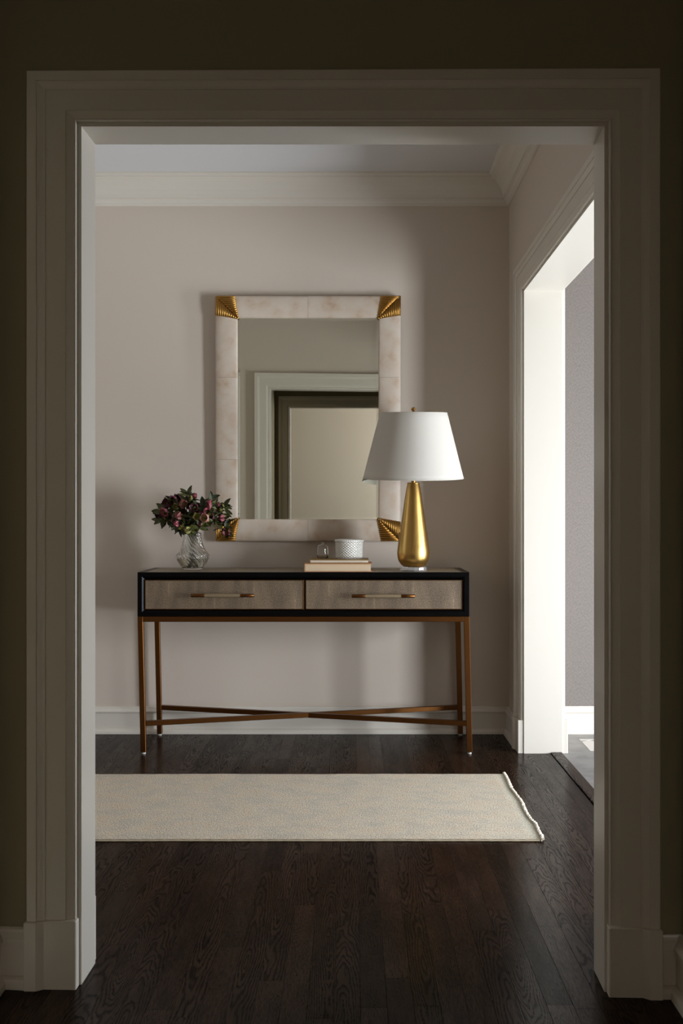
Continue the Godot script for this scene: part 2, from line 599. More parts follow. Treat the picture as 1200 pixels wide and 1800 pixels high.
func build_shell() -> void:
	var UP := Vector3.UP
	var X := Vector3.RIGHT
	var Z := Vector3.BACK
	# ceiling and floor slabs
	var g := Geo.new()
	g.box(v(0, CEIL + .06, 1.35), Vector3(6.3, .12, 7.6))
	structure(part(g, "ceiling", M.ceiling), "white painted ceiling above the hall and its cornice", "ceiling")
	# back wall of the hall and of the entry
	wall("wall_back", [Vector2(-3, -.1), Vector2(.84, -.1), Vector2(.84, CEIL), Vector2(-3, CEIL)], v(0, 0, BACK), X, UP, Z, .14, M.wall, "warm grey painted wall behind the console table")
	wall("wall_back", [Vector2(.84, -.1), Vector2(3.04, -.1), Vector2(3.04, CEIL), Vector2(.84, CEIL)], v(0, 0, BACK), X, UP, Z, .14, M.grasscloth, "grey grasscloth wall of the entry seen through the side opening")
	# partition on the right with the opening to the entry; u runs towards the camera
	var far := 4.39
	var ow := 1.80
	var oh := 2.040
	var N := Vector3.LEFT
	var t := .014
	wall("wall_right", [Vector2(-(BACK - far), -.1), Vector2(-t, -.1), Vector2(-t, oh + t), Vector2(ow + t, oh + t), Vector2(ow + t, -.1), Vector2(far - 2.2, -.1), Vector2(far - 2.2, CEIL), Vector2(-(BACK - far), CEIL)], v(.757, 0, far), Z, UP, N, .168, M.wall, "grey painted side wall above and beside the entry opening")
	var d2 := struct_node("door_2", "white cased opening in the side wall leading to the bright entry", "doorway")
	jamb(d2, v(.757, 0, far), Z, UP, N, ow, oh, oh, .168)
	casing(d2, v(.757, 0, far), Z, UP, N, ow, oh, oh, .145)
	casing(d2, v(.925, 0, far - ow), -Z, UP, X, ow, oh, oh, .145)
	# near wall, turned a little: local u along it, N towards the camera
	var A := v(-.6057, 0, 2.227)
	var B := v(.555, 0, 2.193)
	var U := (B - A).normalized()
	var NN := U.cross(UP)
	var w := (B - A).length()
	var hl := 1.920
	var hr := 1.907
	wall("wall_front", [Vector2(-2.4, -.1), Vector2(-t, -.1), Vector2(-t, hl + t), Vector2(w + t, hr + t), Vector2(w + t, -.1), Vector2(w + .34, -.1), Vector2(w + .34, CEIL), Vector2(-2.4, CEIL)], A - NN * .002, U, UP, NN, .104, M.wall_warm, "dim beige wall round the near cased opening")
	var d1 := struct_node("door_1", "wide white cased opening in the foreground that frames the view", "doorway")
	jamb(d1, A, U, UP, NN, w, hl, hr, .108)
	casing(d1, A - NN * .002, U, UP, NN, w, hl, hr)
	casing(d1, B - NN * .106, -U, UP, -NN, w, hr, hl)
	# skin of hall paint on the far face of the near wall
	g = Geo.new()
	g.prism(PackedVector2Array([Vector2(-2.4, 0), Vector2(-t, 0), Vector2(-t, hl + t), Vector2(w + t, hr + t), Vector2(w + t, 0), Vector2(w + .2, 0), Vector2(w + .2, CEIL), Vector2(-2.4, CEIL)]), A - NN * .106, U, UP, NN, -.001, .0)
	structure(part(g, "wall_front", M.wall), "grey painted hall side of the near wall, seen in the mirror", "wall")
	# passage round the camera
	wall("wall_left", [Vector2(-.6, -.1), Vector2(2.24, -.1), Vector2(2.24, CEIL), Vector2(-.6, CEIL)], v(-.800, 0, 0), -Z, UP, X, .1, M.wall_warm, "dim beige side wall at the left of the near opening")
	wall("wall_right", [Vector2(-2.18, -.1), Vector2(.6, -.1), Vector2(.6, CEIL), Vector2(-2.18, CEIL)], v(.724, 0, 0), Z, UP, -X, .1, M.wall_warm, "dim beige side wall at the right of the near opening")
	# wall behind the camera with a second opening (seen in the mirror), N towards the hall
	var rl := .645
	var rh := 2.03
	var R := v(rl, 0, -.44)
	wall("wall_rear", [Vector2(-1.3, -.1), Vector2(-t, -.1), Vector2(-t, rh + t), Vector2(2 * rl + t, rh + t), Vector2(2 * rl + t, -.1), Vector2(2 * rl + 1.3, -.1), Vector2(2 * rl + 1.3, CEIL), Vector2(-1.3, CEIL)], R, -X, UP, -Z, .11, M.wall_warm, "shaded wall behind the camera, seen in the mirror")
	var d3 := struct_node("door_3", "shaded cased opening behind the camera, seen in the mirror", "doorway")
	jamb(d3, R, -X, UP, -Z, 2 * rl, rh, rh, .11)
	casing(d3, R, -X, UP, -Z, 2 * rl, rh, rh)
	# rear room
	wall("wall_rear", [Vector2(-2.0, -.1), Vector2(2.0, -.1), Vector2(2.0, CEIL), Vector2(-2.0, CEIL)], v(0, 0, -2.1), -X, UP, -Z, .12, M.beige, "plain beige wall of the rear room, seen in the mirror")
	wall("wall_left", [Vector2(-2.2, -.1), Vector2(-.44, -.1), Vector2(-.44, CEIL), Vector2(-2.2, CEIL)], v(-1.9, 0, 0), -Z, UP, X, .12, M.beige, "beige left wall of the rear room")
	holed("wall_right", 1.9, -2.2, -.44, -1.66, -.84, .84, 2.16, -1.0, M.beige, "beige right wall of the rear room with its window")
	# hall's left end and the entry's outer wall, each with a window
	holed("wall_left", -2.92, 2.2, 4.95, 3.14, 4.06, 1.04, 2.36, 1.0, M.wall, "grey end wall of the hall with its window")
	holed("wall_right", 2.92, .7, 3.1, 2.14, 2.76, .05, 1.56, -1.0, M.grasscloth, "outer wall of the entry with the wider tall window")
	holed("wall_right", 2.92, 3.1, 4.95, 3.47, 3.97, .05, 1.56, -1.0, M.grasscloth, "outer wall of the entry with the narrow tall window")
	wall("wall_front", [Vector2(.818, -.1), Vector2(3.04, -.1), Vector2(3.04, CEIL), Vector2(.818, CEIL)], v(0, 0, .8), X, UP, -Z, .12, M.grasscloth, "near wall of the entry")
	window("window_1", 2.98, 2.14, 2.76, .05, 1.56, 4, "wide tall entry window in a white frame")
	window("window_4", 2.98, 3.47, 3.97, .05, 1.56, 4, "narrow tall entry window in a white frame")
	window("window_2", -2.98, 3.14, 4.06, 1.04, 2.36, 2, "sash window at the left end of the hall")
	window("window_3", 1.96, -1.66, -.84, .84, 2.16, 2, "sash window of the rear room")
	# crown moulding
	var c := v(.757, CEIL, BACK)
	var dn := -UP
	structure(part(swept(CROWN, [v(-2.92, CEIL, BACK), c], [Z, Z - X], [dn, dn]), "trim_1", M.trim), "white crown moulding along the top of the back wall", "cornice")
	structure(part(swept(CROWN, [c, v(.757, CEIL, 2.3)], [Z - X, -X], [dn, dn]), "trim_2", M.trim), "white crown moulding along the top of the right wall", "cornice")
	# baseboards
	baseboard("baseboard_back", [v(-2.92, 0, BACK), v(.757, 0, BACK)], [Z, Z - X], "white baseboard behind the console table")
	baseboard("baseboard_right", [v(.757, 0, BACK), v(.757, 0, far + .119)], [Z - X, -X], "short white baseboard between the corner and the side opening")
	baseboard("baseboard_entry", [v(.925, 0, BACK), v(2.92, 0, BACK)], [Z, Z], "white baseboard under the grasscloth in the entry")
	var NL := A - NN * .002
	baseboard("baseboard_left", [v(-.800, 0, -.3), v(-.800, 0, 2.2373), NL - U * .119], [X, X + NN, NN], "dim white baseboard at the foot of the near wall, left of the opening")
	baseboard("baseboard_front", [NL + U * (w + .119), v(.724, 0, 2.1913), v(.724, 0, -.3)], [NN, NN - X, -X], "dim white baseboard at the foot of the near wall, right of the opening")

# a wall across x with a window hole, from depth d0 to d1; s = +1 faces right, -1 left
func holed(called: String, x: float, d0: float, d1: float, h0: float, h1: float, y0: float, y1: float, s: float, m: Material, label: String) -> void:
	var g := Geo.new()
	var cx := x - s * .06
	g.box(v(cx, (CEIL - .1) / 2, (d0 + h0) / 2), Vector3(.12, CEIL + .1, h0 - d0))
	g.box(v(cx, (CEIL - .1) / 2, (d1 + h1) / 2), Vector3(.12, CEIL + .1, d1 - h1))
	g.box(v(cx, (y0 - .1) / 2, (h0 + h1) / 2), Vector3(.12, y0 + .1, h1 - h0))
	g.box(v(cx, (CEIL + y1) / 2, (h0 + h1) / 2), Vector3(.12, CEIL - y1, h1 - h0))
	structure(part(g, called, m), label, "wall")

func window(called: String, x: float, d0: float, d1: float, y0: float, y1: float, rows: int, label: String) -> void:
	var n := struct_node(called, label, "window")
	var g := Geo.new()
	var w := .05
	g.box(v(x, (y0 + y1) / 2, d0 + w / 2), Vector3(.05, y1 - y0, w), .004)
	g.box(v(x, (y0 + y1) / 2, d1 - w / 2), Vector3(.05, y1 - y0, w), .004)
	g.box(v(x, y0 + w / 2, (d0 + d1) / 2), Vector3(.05, w, d1 - d0 - 2 * w), .004)
	g.box(v(x, y1 - w / 2, (d0 + d1) / 2), Vector3(.05, w, d1 - d0 - 2 * w), .004)
	part(g, "window_frame", M.trim, n)
	for k in rows:
		var a := lerpf(y0 + w, y1 - w, float(k) / rows)
		var b := lerpf(y0 + w, y1 - w, float(k + 1) / rows)
		if k:
			g = Geo.new()
			g.box(v(x, a, (d0 + d1) / 2), Vector3(.03, .02, d1 - d0 - 2 * w), .003)
			part(g, "glazing_bar", M.trim, n)
		g = Geo.new()
		g.box(v(x, (a + b) / 2, (d0 + d1) / 2), Vector3(.004, b - a - .02, d1 - d0 - 2 * w))
		part(g, "pane", M.pane, n)

func build_floor() -> void:
	var f := struct_node("floor", "dark espresso-stained oak strip floor of the hall", "floor")
	var g := Geo.new()
	g.box(v(-1.06, -.055, 1.4), Vector3(3.97, .09, 7.2))
	part(g, "subfloor", M.subfloor, f)
	var r := RandomNumberGenerator.new()
	r.seed = 19
	var pitch := .057
	var rest := Geo.new()
	for k in range(-1, 46):
		var x := .8725 - pitch * (k + .5)
		if k == -1:
			continue
		var d := 1.62 - r.randf() * .5
		while d < 4.80:
			var l := minf(r.randf_range(.38, 1.15), 4.80 - d)
			if 4.80 - d - l < .2:
				l = 4.80 - d
			if d + l > 1.6:
				plank(g, x, d, l, pitch, r, f, null)
			d += l
	# the boards nobody sees, out of the frame, in one part
	for k in 62:
		var x := .8725 - pitch * (k + .5)
		var d := -2.1
		var stop := 1.12 if k < 46 else 4.80
		if k >= 46:
			d = -2.1
		while d < stop - .01:
			var l := minf(1.15, stop - d)
			plank(g, x, d, l, pitch, r, f, rest)
			d += l
	var rp := part(rest, "plank_field", M.oak, f)
	rp.set_meta("kind", "stuff")
	# threshold between the oak and the stone
	g = Geo.new()
	var u0 := 3.5 / 16.0
	var y := .006
	var p := [v(.8755, -.01, 2.59), v(.8755, -.01, 4.392), v(.925, -.01, 4.392), v(.925, -.01, 2.59)]
	for s in 2:
		var da := 2.59 + .901 * s
		var db := da + .901
		g.quad_uv([v(.878, y, da), v(.9225, y, da), v(.9225, y, db), v(.878, y, db)], [Vector2(u0, .05), Vector2(u0 + .05, .05), Vector2(u0 + .05, .95), Vector2(u0, .95)])
		g.quad_uv([v(.8755, y - .003, da), v(.878, y, da), v(.878, y, db), v(.8755, y - .003, db)], [Vector2(u0, .05), Vector2(u0, .05), Vector2(u0, .95), Vector2(u0, .95)])
		g.quad_uv([v(.9225, y, da), v(.925, y - .003, da), v(.925, y - .003, db), v(.9225, y, db)], [Vector2(u0, .05), Vector2(u0, .05), Vector2(u0, .95), Vector2(u0, .95)])
	g.quad(v(.8755, -.01, 2.59), v(.8755, y - .003, 2.59), v(.8755, y - .003, 4.392), v(.8755, -.01, 4.392))
	g.quad(v(.925, y - .003, 2.59), v(.925, -.01, 2.59), v(.925, -.01, 4.392), v(.925, y - .003, 4.392))
	g.quad(p[0], v(.8755, y - .003, 2.59), v(.925, y - .003, 2.59), p[3])
	part(g, "threshold", M.oak, f)
	# entry: grey stone slabs with white inlays
	var n := struct_node("floor_001", "grey stone entry floor with white angular inlays beyond the threshold", "floor")
	g = Geo.new()
	g.box(v(1.99, -.06, 2.8), Vector3(2.13, .1, 4.3))
	part(g, "subfloor", M.felt, n)
	var white := [[Vector2(1.064, 4.615), Vector2(1.104, 4.648), Vector2(1.165, 4.56), Vector2(1.165, 4.40), Vector2(1.060, 4.436)],
		[Vector2(1.062, 4.672), Vector2(1.135, 4.665), Vector2(1.112, 4.652), Vector2(1.064, 4.640)], [Vector2(1.175, 4.56), Vector2(1.30, 4.66), Vector2(1.42, 4.60), Vector2(1.30, 4.44)]]
	for q in white:
		slab(n, q, M.marble, "inlay", .0012)
	for i in 5:
		for j in 10:
			var x0 := .9275 + i * .42
			var d0 := 4.80 - (j + 1) * .42
			slab(n, [Vector2(x0, d0), Vector2(x0 + .4175, d0), Vector2(x0 + .4175, d0 + .4175), Vector2(x0, d0 + .4175)], M.stone, "tile", 0.0)

func slab(n: Node3D, q: Array, m: Material, called: String, lift: float) -> void:
	var g := Geo.new()
	var poly := PackedVector2Array()
	for p in q:
		poly.append(Vector2(p.x, -p.y))
	if Geometry2D.is_polygon_clockwise(poly):
		poly.reverse()
	# U = x, V = z, N = down, so that U x V = N
	g.prism(poly, Vector3.ZERO, Vector3.RIGHT, Vector3.BACK, Vector3.DOWN, -lift, .011)
	part(g, called, m, n)

func plank(_g: Geo, x: float, d: float, l: float, pitch: float, r: RandomNumberGenerator, f: Node3D, into: Geo) -> void:
	var g := into if into else Geo.new()
	var c := r.randi() % 16
	var u0 := (c + .03) / 16.0
	var u1 := (c + .97) / 16.0
	if r.randf() < .5:
		var s := u0
		u0 = u1
		u1 = s
	var span := minf(l / 1.2, 1.0)
	var v0 := r.randf() * (1.0 - span)
	var v1 := v0 + span
	if r.randf() < .5:
		var s := v0
		v0 = v1
		v1 = s
	var a := pitch / 2 - .00012
	var b := a - .0005
	var y := r.randf_range(-.00015, .0001)
	var d1 := d + l - .0002
	var e := .0005
	var top := [v(x - b, y, d + e), v(x + b, y, d + e), v(x + b, y, d1 - e), v(x - b, y, d1 - e)]
	var low := [v(x - a, y - .0006, d), v(x + a, y - .0006, d), v(x + a, y - .0006, d1), v(x - a, y - .0006, d1)]
	var uv := [Vector2(u0, v0), Vector2(u1, v0), Vector2(u1, v1), Vector2(u0, v1)]
	g.quad_uv(top, uv)
	for k in 4:
		var m := (k + 1) % 4
		g.quad_uv([low[k], low[m], top[m], top[k]], [uv[k], uv[m], uv[m], uv[k]])
		var dn := Vector3(0, -.009, 0)
		g.quad_uv([low[k] + dn, low[m] + dn, low[m], low[k]], [uv[k], uv[m], uv[m], uv[k]])
	if not into:
		part(g, "plank", M.oak, f)

func build_rug() -> void:
	var o := v(-.42, 0, 3.61)
	var n := thing("runner_rug", "faded beige and grey runner rug lying on the dark floor before the console table", "rug", o)
	var x0 := -1.46
	var x1 := .606
	var d0 := 3.207
	var d1 := 4.018
	var wob := noise(3.0, FastNoiseLite.TYPE_SIMPLEX_SMOOTH, 3, 90)
	var g := Geo.new(o, true)
	var rs := []
	var nx := 140
	var ny := 44
	for j in ny + 1:
		var row := []
		var t := float(j) / ny
		for i in nx + 1:
			var s := float(i) / nx
			var x := lerpf(x0, x1, s)
			var d := lerpf(d1, d0, t)
			d += (wob.get_noise_1d(x * .4) * .006) * (1.0 if t < .5 else .6)
			if i == nx:
				x += wob.get_noise_1d(d * 1.2 + 40) * .008
			var rim := minf(minf(t, 1 - t) * ny, (1 - s) * nx)
			var h := .0085 + wob.get_noise_2d(x * 2.0, d * 2.0) * .0012
			if rim < 1.0:
				h -= .002
			row.append([v(x, h, d), Vector2(s, t)])
		rs.append(row)
	for j in ny:
		for i in nx:
			var q := [rs[j][i], rs[j + 1][i], rs[j + 1][i + 1], rs[j][i + 1]]
			g.quad_uv([q[0][0], q[1][0], q[2][0], q[3][0]], [q[0][1], q[1][1], q[2][1], q[3][1]])
	g.soft(false)
	var dn := Vector3(0, -.006, 0)
	for i in nx:
		for e in [0, ny]:
			var a: Vector3 = rs[e][i][0]
			var b: Vector3 = rs[e][i + 1][0]
			g.quad_uv([a + dn, b + dn, b, a], [rs[e][i][1], rs[e][i + 1][1], rs[e][i + 1][1], rs[e][i][1]])
	for j in ny:
		for e in [0, nx]:
			var a: Vector3 = rs[j][e][0]
			var b: Vector3 = rs[j + 1][e][0]
			g.quad_uv([a + dn, b + dn, b, a], [rs[j][e][1], rs[j + 1][e][1], rs[j + 1][e][1], rs[j][e][1]])
	part(g, "pile", M.rug, n)
	# bound long edges: a cord with a dark groove above it
	for e in [0, ny]:
		var pts := []
		var rad := []
		var gp := []
		var s := 1.0 if e == 0 else -1.0
		for i in range(0, nx + 1):
			var p: Vector3 = rs[e][i][0]
			pts.append(Vector3(p.x, .0034, p.z - s * .0022))
			rad.append(.0032 + .0004 * sin(i * 2.3))
			gp.append(Vector3(p.x, .0062, p.z - s * .0004))
		var c := Geo.new(o, true)
		c.tube(pts, rad, 8)
		part(c, "selvedge", M.binding, n)
		c = Geo.new(o, true)
		c.tube(gp, rad.map(func(_x): return .0014), 6)
		part(c, "selvedge_groove", M.groove, n)
	# knotted end cord
	var c := Geo.new(o, true)
	var pts := []
	var k := 260
	for i in k + 1:
		var t := float(i) / k
		var d := lerpf(d1 + .012, d0 - .004, t)
		var at := lerpf(x1, x1 + .002, t) + wob.get_noise_1d(d * 1.2 + 40) * .008
		pts.append(v(at + .005 + .0025 * wob.get_noise_1d(i * .11), .0075 + .002 * wob.get_noise_1d(i * .2 + 9), d))
	for s in 2:
		var strand := []
		var rad := []
		for i in k + 1:
			var a := i * .62 + PI * s
			strand.append(pts[i] + Vector3(cos(a), sin(a) * .8, 0) * .0034)
			rad.append(.0040 + .0022 * wob.get_noise_1d(i * .9 + 30 * s))
		c.tube(strand, rad, 7)
	part(c, "knotted_end_cord", M.cord, n)

func build_console() -> void:
	var o := v(-.215, 0, 4.57)
	var n := thing("console_table", "black-framed console table with two shagreen drawers on thin bronze legs", "console table", o)
	var xl := -.944
	var xr := .514
	var f := 4.375
	var b := 4.766
	var y0 := .606
	var y1 := .800
	# black carcass: a shell swept round the rectangle, chamfered towards the drawers
	var g := Geo.new(o)
	var corners := [[xl, y0, 1, 1], [xr, y0, -1, 1], [xr, y1, -1, -1], [xl, y1, 1, -1]]
	var prof := [Vector2(.030, -.385), Vector2(0, -.391), Vector2(0, -.0016), Vector2(.0016, 0), Vector2(.0195, 0), Vector2(.0285, -.009), Vector2(.0285, -.04)]
	var rs := []
	for q in prof:
		var r := []
		for c in corners:
			r.append(v(c[0] + c[2] * q.x, c[1] + c[3] * q.x, f - q.y))
		rs.append(r)
	g.rings(rs, true, false, true)
	g.box(v((xl + xr) / 2, (y0 + y1) / 2, b - .02), Vector3(xr - xl - .05, y1 - y0 - .05, .012))
	g.box(v(-.2095, .701, f + .05), Vector3(.006, .13, .08))
	part(g, "carcass", M.black, n)
	g = Geo.new(o)
	var a := [v(xl + .032, y1 + .0006, f + .022), v(xr - .032, y1 + .0006, f + .022), v(xr - .032, y1 + .0006, b - .02), v(xl + .032, y1 + .0006, b - .02)]
	g.quad_uv(a, [Vector2(0, 0), Vector2(2, 0), Vector2(2, 2), Vector2(0, 2)])
	for k in 4:
		var p: Vector3 = a[k]
		var q: Vector3 = a[(k + 1) % 4]
		g.quad(p - Vector3(0, .002, 0), q - Vector3(0, .002, 0), q, p)
	part(g, "top_panel", M.top, n)
	# drawers
	var spans := [[-.9125, -.2130], [-.2058, .4835]]
	for k in 2:
		var l: float = spans[k][0]
		var r: float = spans[k][1]
		g = Geo.new(o)
		var ff := f + .006
		var yb := .6358
		var yt := .7662
		var p := [v(l + .003, yb + .003, ff), v(r - .003, yb + .003, ff), v(r - .003, yt - .003, ff), v(l + .003, yt - .003, ff)]
		g.quad_uv(p, [Vector2(.02, .98), Vector2(.98, .98), Vector2(.98, .02), Vector2(.02, .02)])
		for e in 4:
			var s: Vector3 = p[e]
			var t: Vector3 = p[(e + 1) % 4]
			var back := Vector3(0, 0, -.3)
			g.quad(s + back, t + back, t, s)
		g.quad(p[1] + Vector3(0, 0, -.3), p[0] + Vector3(0, 0, -.3), p[3] + Vector3(0, 0, -.3), p[2] + Vector3(0, 0, -.3))
		var d := part(g, "drawer", M.shagreen, n)
		d.set_meta("label", ["left drawer front in grey shagreen with bronze edge", "right drawer front in grey shagreen with bronze edge"][k])
		g = Geo.new(o)
		var cs := [[l, yb, 1, 1], [r, yb, -1, 1], [r, yt, -1, -1], [l, yt, 1, -1]]
		rs = []
		for q in [Vector2(0, -.012), Vector2(0, .0006), Vector2(.0004, .001), Vector2(.0030, .001), Vector2(.0034, -.004)]:
			var ring := []
			for c in cs:
				ring.append(v(c[0] + c[2] * q.x, c[1] + c[3] * q.x, ff - q.y))
			rs.append(ring)
		g.rings(rs, true, false, true)
		part(g, "edge_strip", M.bronze, d)
		# handle: bronze bar on two posts, its middle wrapped in shagreen
		var hx := [(336.25 + 446.25) / 2, (617.9 + 729.0) / 2][k] as float
		var cx := (hx - 619) / FOCAL * (f - .02)
		var cy := [.7000, .6975][k] as float
		for s in [-1.0, 1.0]:
			g = Geo.new(o, true)
			g.tube([v(cx + s * .078, cy, f - .024), v(cx + s * .078, cy, f - .026), v(cx + s * .078, cy, ff)], [.005, .005, .005], 10)
			g.tube([v(cx + s * .1375, cy, f - .026), v(cx + s * .1372, cy, f - .026), v(cx + s * .0785, cy, f - .026), v(cx + s * .078, cy, f - .026)], [.0070, .0076, .0076, .0072], 20)
			part(g, "handle_tip", M.bronze, d)
		g = Geo.new(o, true)
		var pts := []
		var rad := []
		for i in 13:
			var t := i / 12.0 * 2 - 1
			pts.append(v(cx + t * .0785, cy, f - .026))
			rad.append(.0070 + .0012 * (1 - t * t))
		g.tube(pts, rad, 20)
		part(g, "handle_wrap", M.shagreen_wrap if M.has("shagreen_wrap") else wrap_material(), d)
	# bronze base: rails, legs that lean slightly, crossed stretchers
	var lw := .0235
	g = Geo.new(o)
	var ry := y0 - lw / 2 - .0005
	g.box(v((xl + xr) / 2, ry, f + lw / 2), Vector3(xr - xl - 2 * lw, lw, lw), .0012)
	part(g, "rail", M.bronze, n)
	g = Geo.new(o)
	g.box(v((xl + xr) / 2, ry, b - lw / 2), Vector3(xr - xl - 2 * lw, lw, lw), .0012)
	part(g, "rail", M.bronze, n)
	for x in [xl + lw / 2, xr - lw / 2]:
		g = Geo.new(o)
		g.box(v(x, ry, (f + b) / 2), Vector3(lw, lw, b - f - 2 * lw), .0012)
		part(g, "rail", M.bronze, n)
	var lean := .0135
	for x in [xl + lw / 2, xr - lw / 2]:
		for d in [f + lw / 2, b - lw / 2]:
			g = Geo.new(o)
			var h := lw / 2
			var lo := .008
			var hi := y0 - .0005
			var bx: float = x + lean
			g.hexa([v(bx - h, lo, d + h), v(bx + h, lo, d + h), v(bx + h, lo, d - h), v(bx - h, lo, d - h), v(x - h, hi, d + h), v(x + h, hi, d + h), v(x + h, hi, d - h), v(x - h, hi, d - h)], .0014)
			var leg := part(g, "leg", M.bronze, n)
			g = Geo.new(o, true)
			g.tube([v(bx, 0, d), v(bx, .002, d), v(bx, .0085, d)], [.0085, .0095, .0095], 16)
			part(g, "foot_glide", M.glide, leg)
	var sy := .134
	for s in [-1.0, 1.0]:
		g = Geo.new(o)
		var p0 := v(xl + lw + lean - .002, sy, f + lw * .5 if s > 0 else b - lw * .5)
		var p1 := v(xr + lean - lw + .002, sy, b - lw * .5 if s > 0 else f + lw * .5)
		var dir := (p1 - p0).normalized()
		g.box((p0 + p1) / 2 + Vector3(0, .0004 * s, 0), Vector3((p1 - p0).length(), .0215, .0215), .0012, Basis(dir, Vector3.UP, dir.cross(Vector3.UP)))
		part(g, "stretcher", M.bronze, n)

func wrap_material() -> StandardMaterial3D:
	var m := triplanar(mat(rgb8(176, 160, 134), 0.55), 9.0)
	var t := noise_tex(noise(0.30, FastNoiseLite.TYPE_CELLULAR, 1, 35), 256, [rgb8(220, 212, 196), rgb8(120, 106, 88)])
	m.albedo_texture = t
	bump(m, t, -0.03)
	M.shagreen_wrap = m
	return m

func build_mirror() -> void:
	var W := .886
	var H := 1.174
	var fr := .1055
	var o := v(-.2117, .9265, BACK)
	var n := thing("wall_mirror", "tall wall mirror in a pale parchment frame with ribbed gold corners", "mirror", o)
	n.rotation.x = .0093
	n.rotation.y = -.0022
	# local: x across, y up, z out of the wall. a = inward distance from the outer edge
	var height := func(a: float) -> float:
		var t := a / fr
		return .026 + .024 * sqrt(maxf(0, 1 - pow(absf(t - .55) / .62, 2.2)))
	var cut0 := .094
	var cut1 := .112
	# side frames: origin corner, direction along, inward direction, length
	var sides := [[Vector3(-W / 2, H, 0), Vector3.RIGHT, Vector3.DOWN, W, [0.5]], [Vector3(W / 2, 0, 0), Vector3.LEFT, Vector3.UP, W, [0.5]], [Vector3(-W / 2, 0, 0), Vector3.UP, Vector3.RIGHT, H, [0.333, 0.667]], [Vector3(W / 2, H, 0), Vector3.DOWN, Vector3.LEFT, H, [0.333, 0.667]]]
	var pm := 0
	for s in sides:
		var stops: Array = [0.0] + s[4] + [1.0]
		for k in stops.size() - 1:
			var g := Geo.new(Vector3.ZERO, true)
			var rs := []
			var steps := 2
			for i in steps + 1:
				var ring := []
				for j in 15:
					var a := fr * j / 14.0
					var lo := lerpf(cut0, cut1, a / fr)
					var e0: float = lo if k == 0 else s[3] * stops[k] + .0004
					var e1: float = s[3] - lo if k == stops.size() - 2 else s[3] * stops[k + 1] - .0004
					var at := lerpf(e0, e1, float(i) / steps)
					ring.append(s[0] + s[1] * at + s[2] * a + Vector3(0, 0, height.call(a)))
				var first: Vector3 = ring[0]
				var last: Vector3 = ring[-1]
				ring.push_front(first - Vector3(0, 0, .026))
				ring.append(last - Vector3(0, 0, .02))
				rs.append(ring)
			g.rings(rs, false)
			part(g, "frame_panel", M.parchment[pm % 4], n)
			pm += 1
	# dark seams behind the panel joints, and the backing
	var bk := Geo.new(Vector3.ZERO)
	bk.box(Vector3(0, H / 2, .012), Vector3(W - .02, H - .02, .022))
	part(bk, "backing", M.felt, n)
	# ribbed corners: two mitred wings each
	for c in [[-1, 1], [1, 1], [-1, -1], [1, -1]]:
		var g := Geo.new(Vector3.ZERO, true)
		var org := Vector3(c[0] * W / 2, H if c[1] > 0 else 0.0, 0)
		for wing in 2:
			var along := Vector3(-c[0], 0, 0) if wing == 0 else Vector3(0, -c[1], 0)
			var inward := Vector3(0, -c[1], 0) if wing == 0 else Vector3(-c[0], 0, 0)
			var rs := []
			var m := 88
			for j in m + 1:
				var a := (fr + .004) * j / m
				var rib := absf(sin(PI * 11.0 * j / m))
				var z: float = height.call(minf(a, fr)) + .0010 + .0044 * rib
				var ring := []
				for t in [0.0, .05, .5, .96, 1.0]:
					var at := lerpf(minf(a, fr) + .0004, lerpf(cut0, cut1, minf(a / fr, 1.0)) + .0006, t)
					var dip := .004 if t == 0.0 else (.005 if t == 1.0 else 0.0)
					var bow: float = .004 * sin(PI * t) * (a / fr)
					ring.append(org + along * at + inward * (a - .0006 + bow) + Vector3(0, 0, z - dip))
				if j == 0:
					var skirt := []
					for p in ring:
						skirt.append(Vector3(p.x, p.y, .002))
					rs.append(skirt)
				rs.append(ring)
			var turn := along.cross(inward).z
			g.rings(rs, false, false, turn > 0)
		part(g, "corner_mount", M.gold_dark, n)
	# bevelled glass
	var gw := W / 2 - fr + .004
	var g0 := fr - .004
	var g := Geo.new(Vector3.ZERO)
	var bev := .0145
	var z0 := .0320
	var lift := bev * .028
	var out := [Vector3(-gw, g0, z0 + lift), Vector3(gw, g0, z0 + lift), Vector3(gw, H - g0, z0 + lift), Vector3(-gw, H - g0, z0 + lift)]
	var inn := [Vector3(-gw + bev, g0 + bev, z0), Vector3(gw - bev, g0 + bev, z0), Vector3(gw - bev, H - g0 - bev, z0), Vector3(-gw + bev, H - g0 - bev, z0)]
	g.quad(inn[0], inn[1], inn[2], inn[3])
	part(g, "glass", M.mirror, n)
	g = Geo.new(Vector3.ZERO)
	for k in 4:
		g.quad(out[k], out[(k + 1) % 4], inn[(k + 1) % 4], inn[k])
	part(g, "bevel", M.mirror, n)

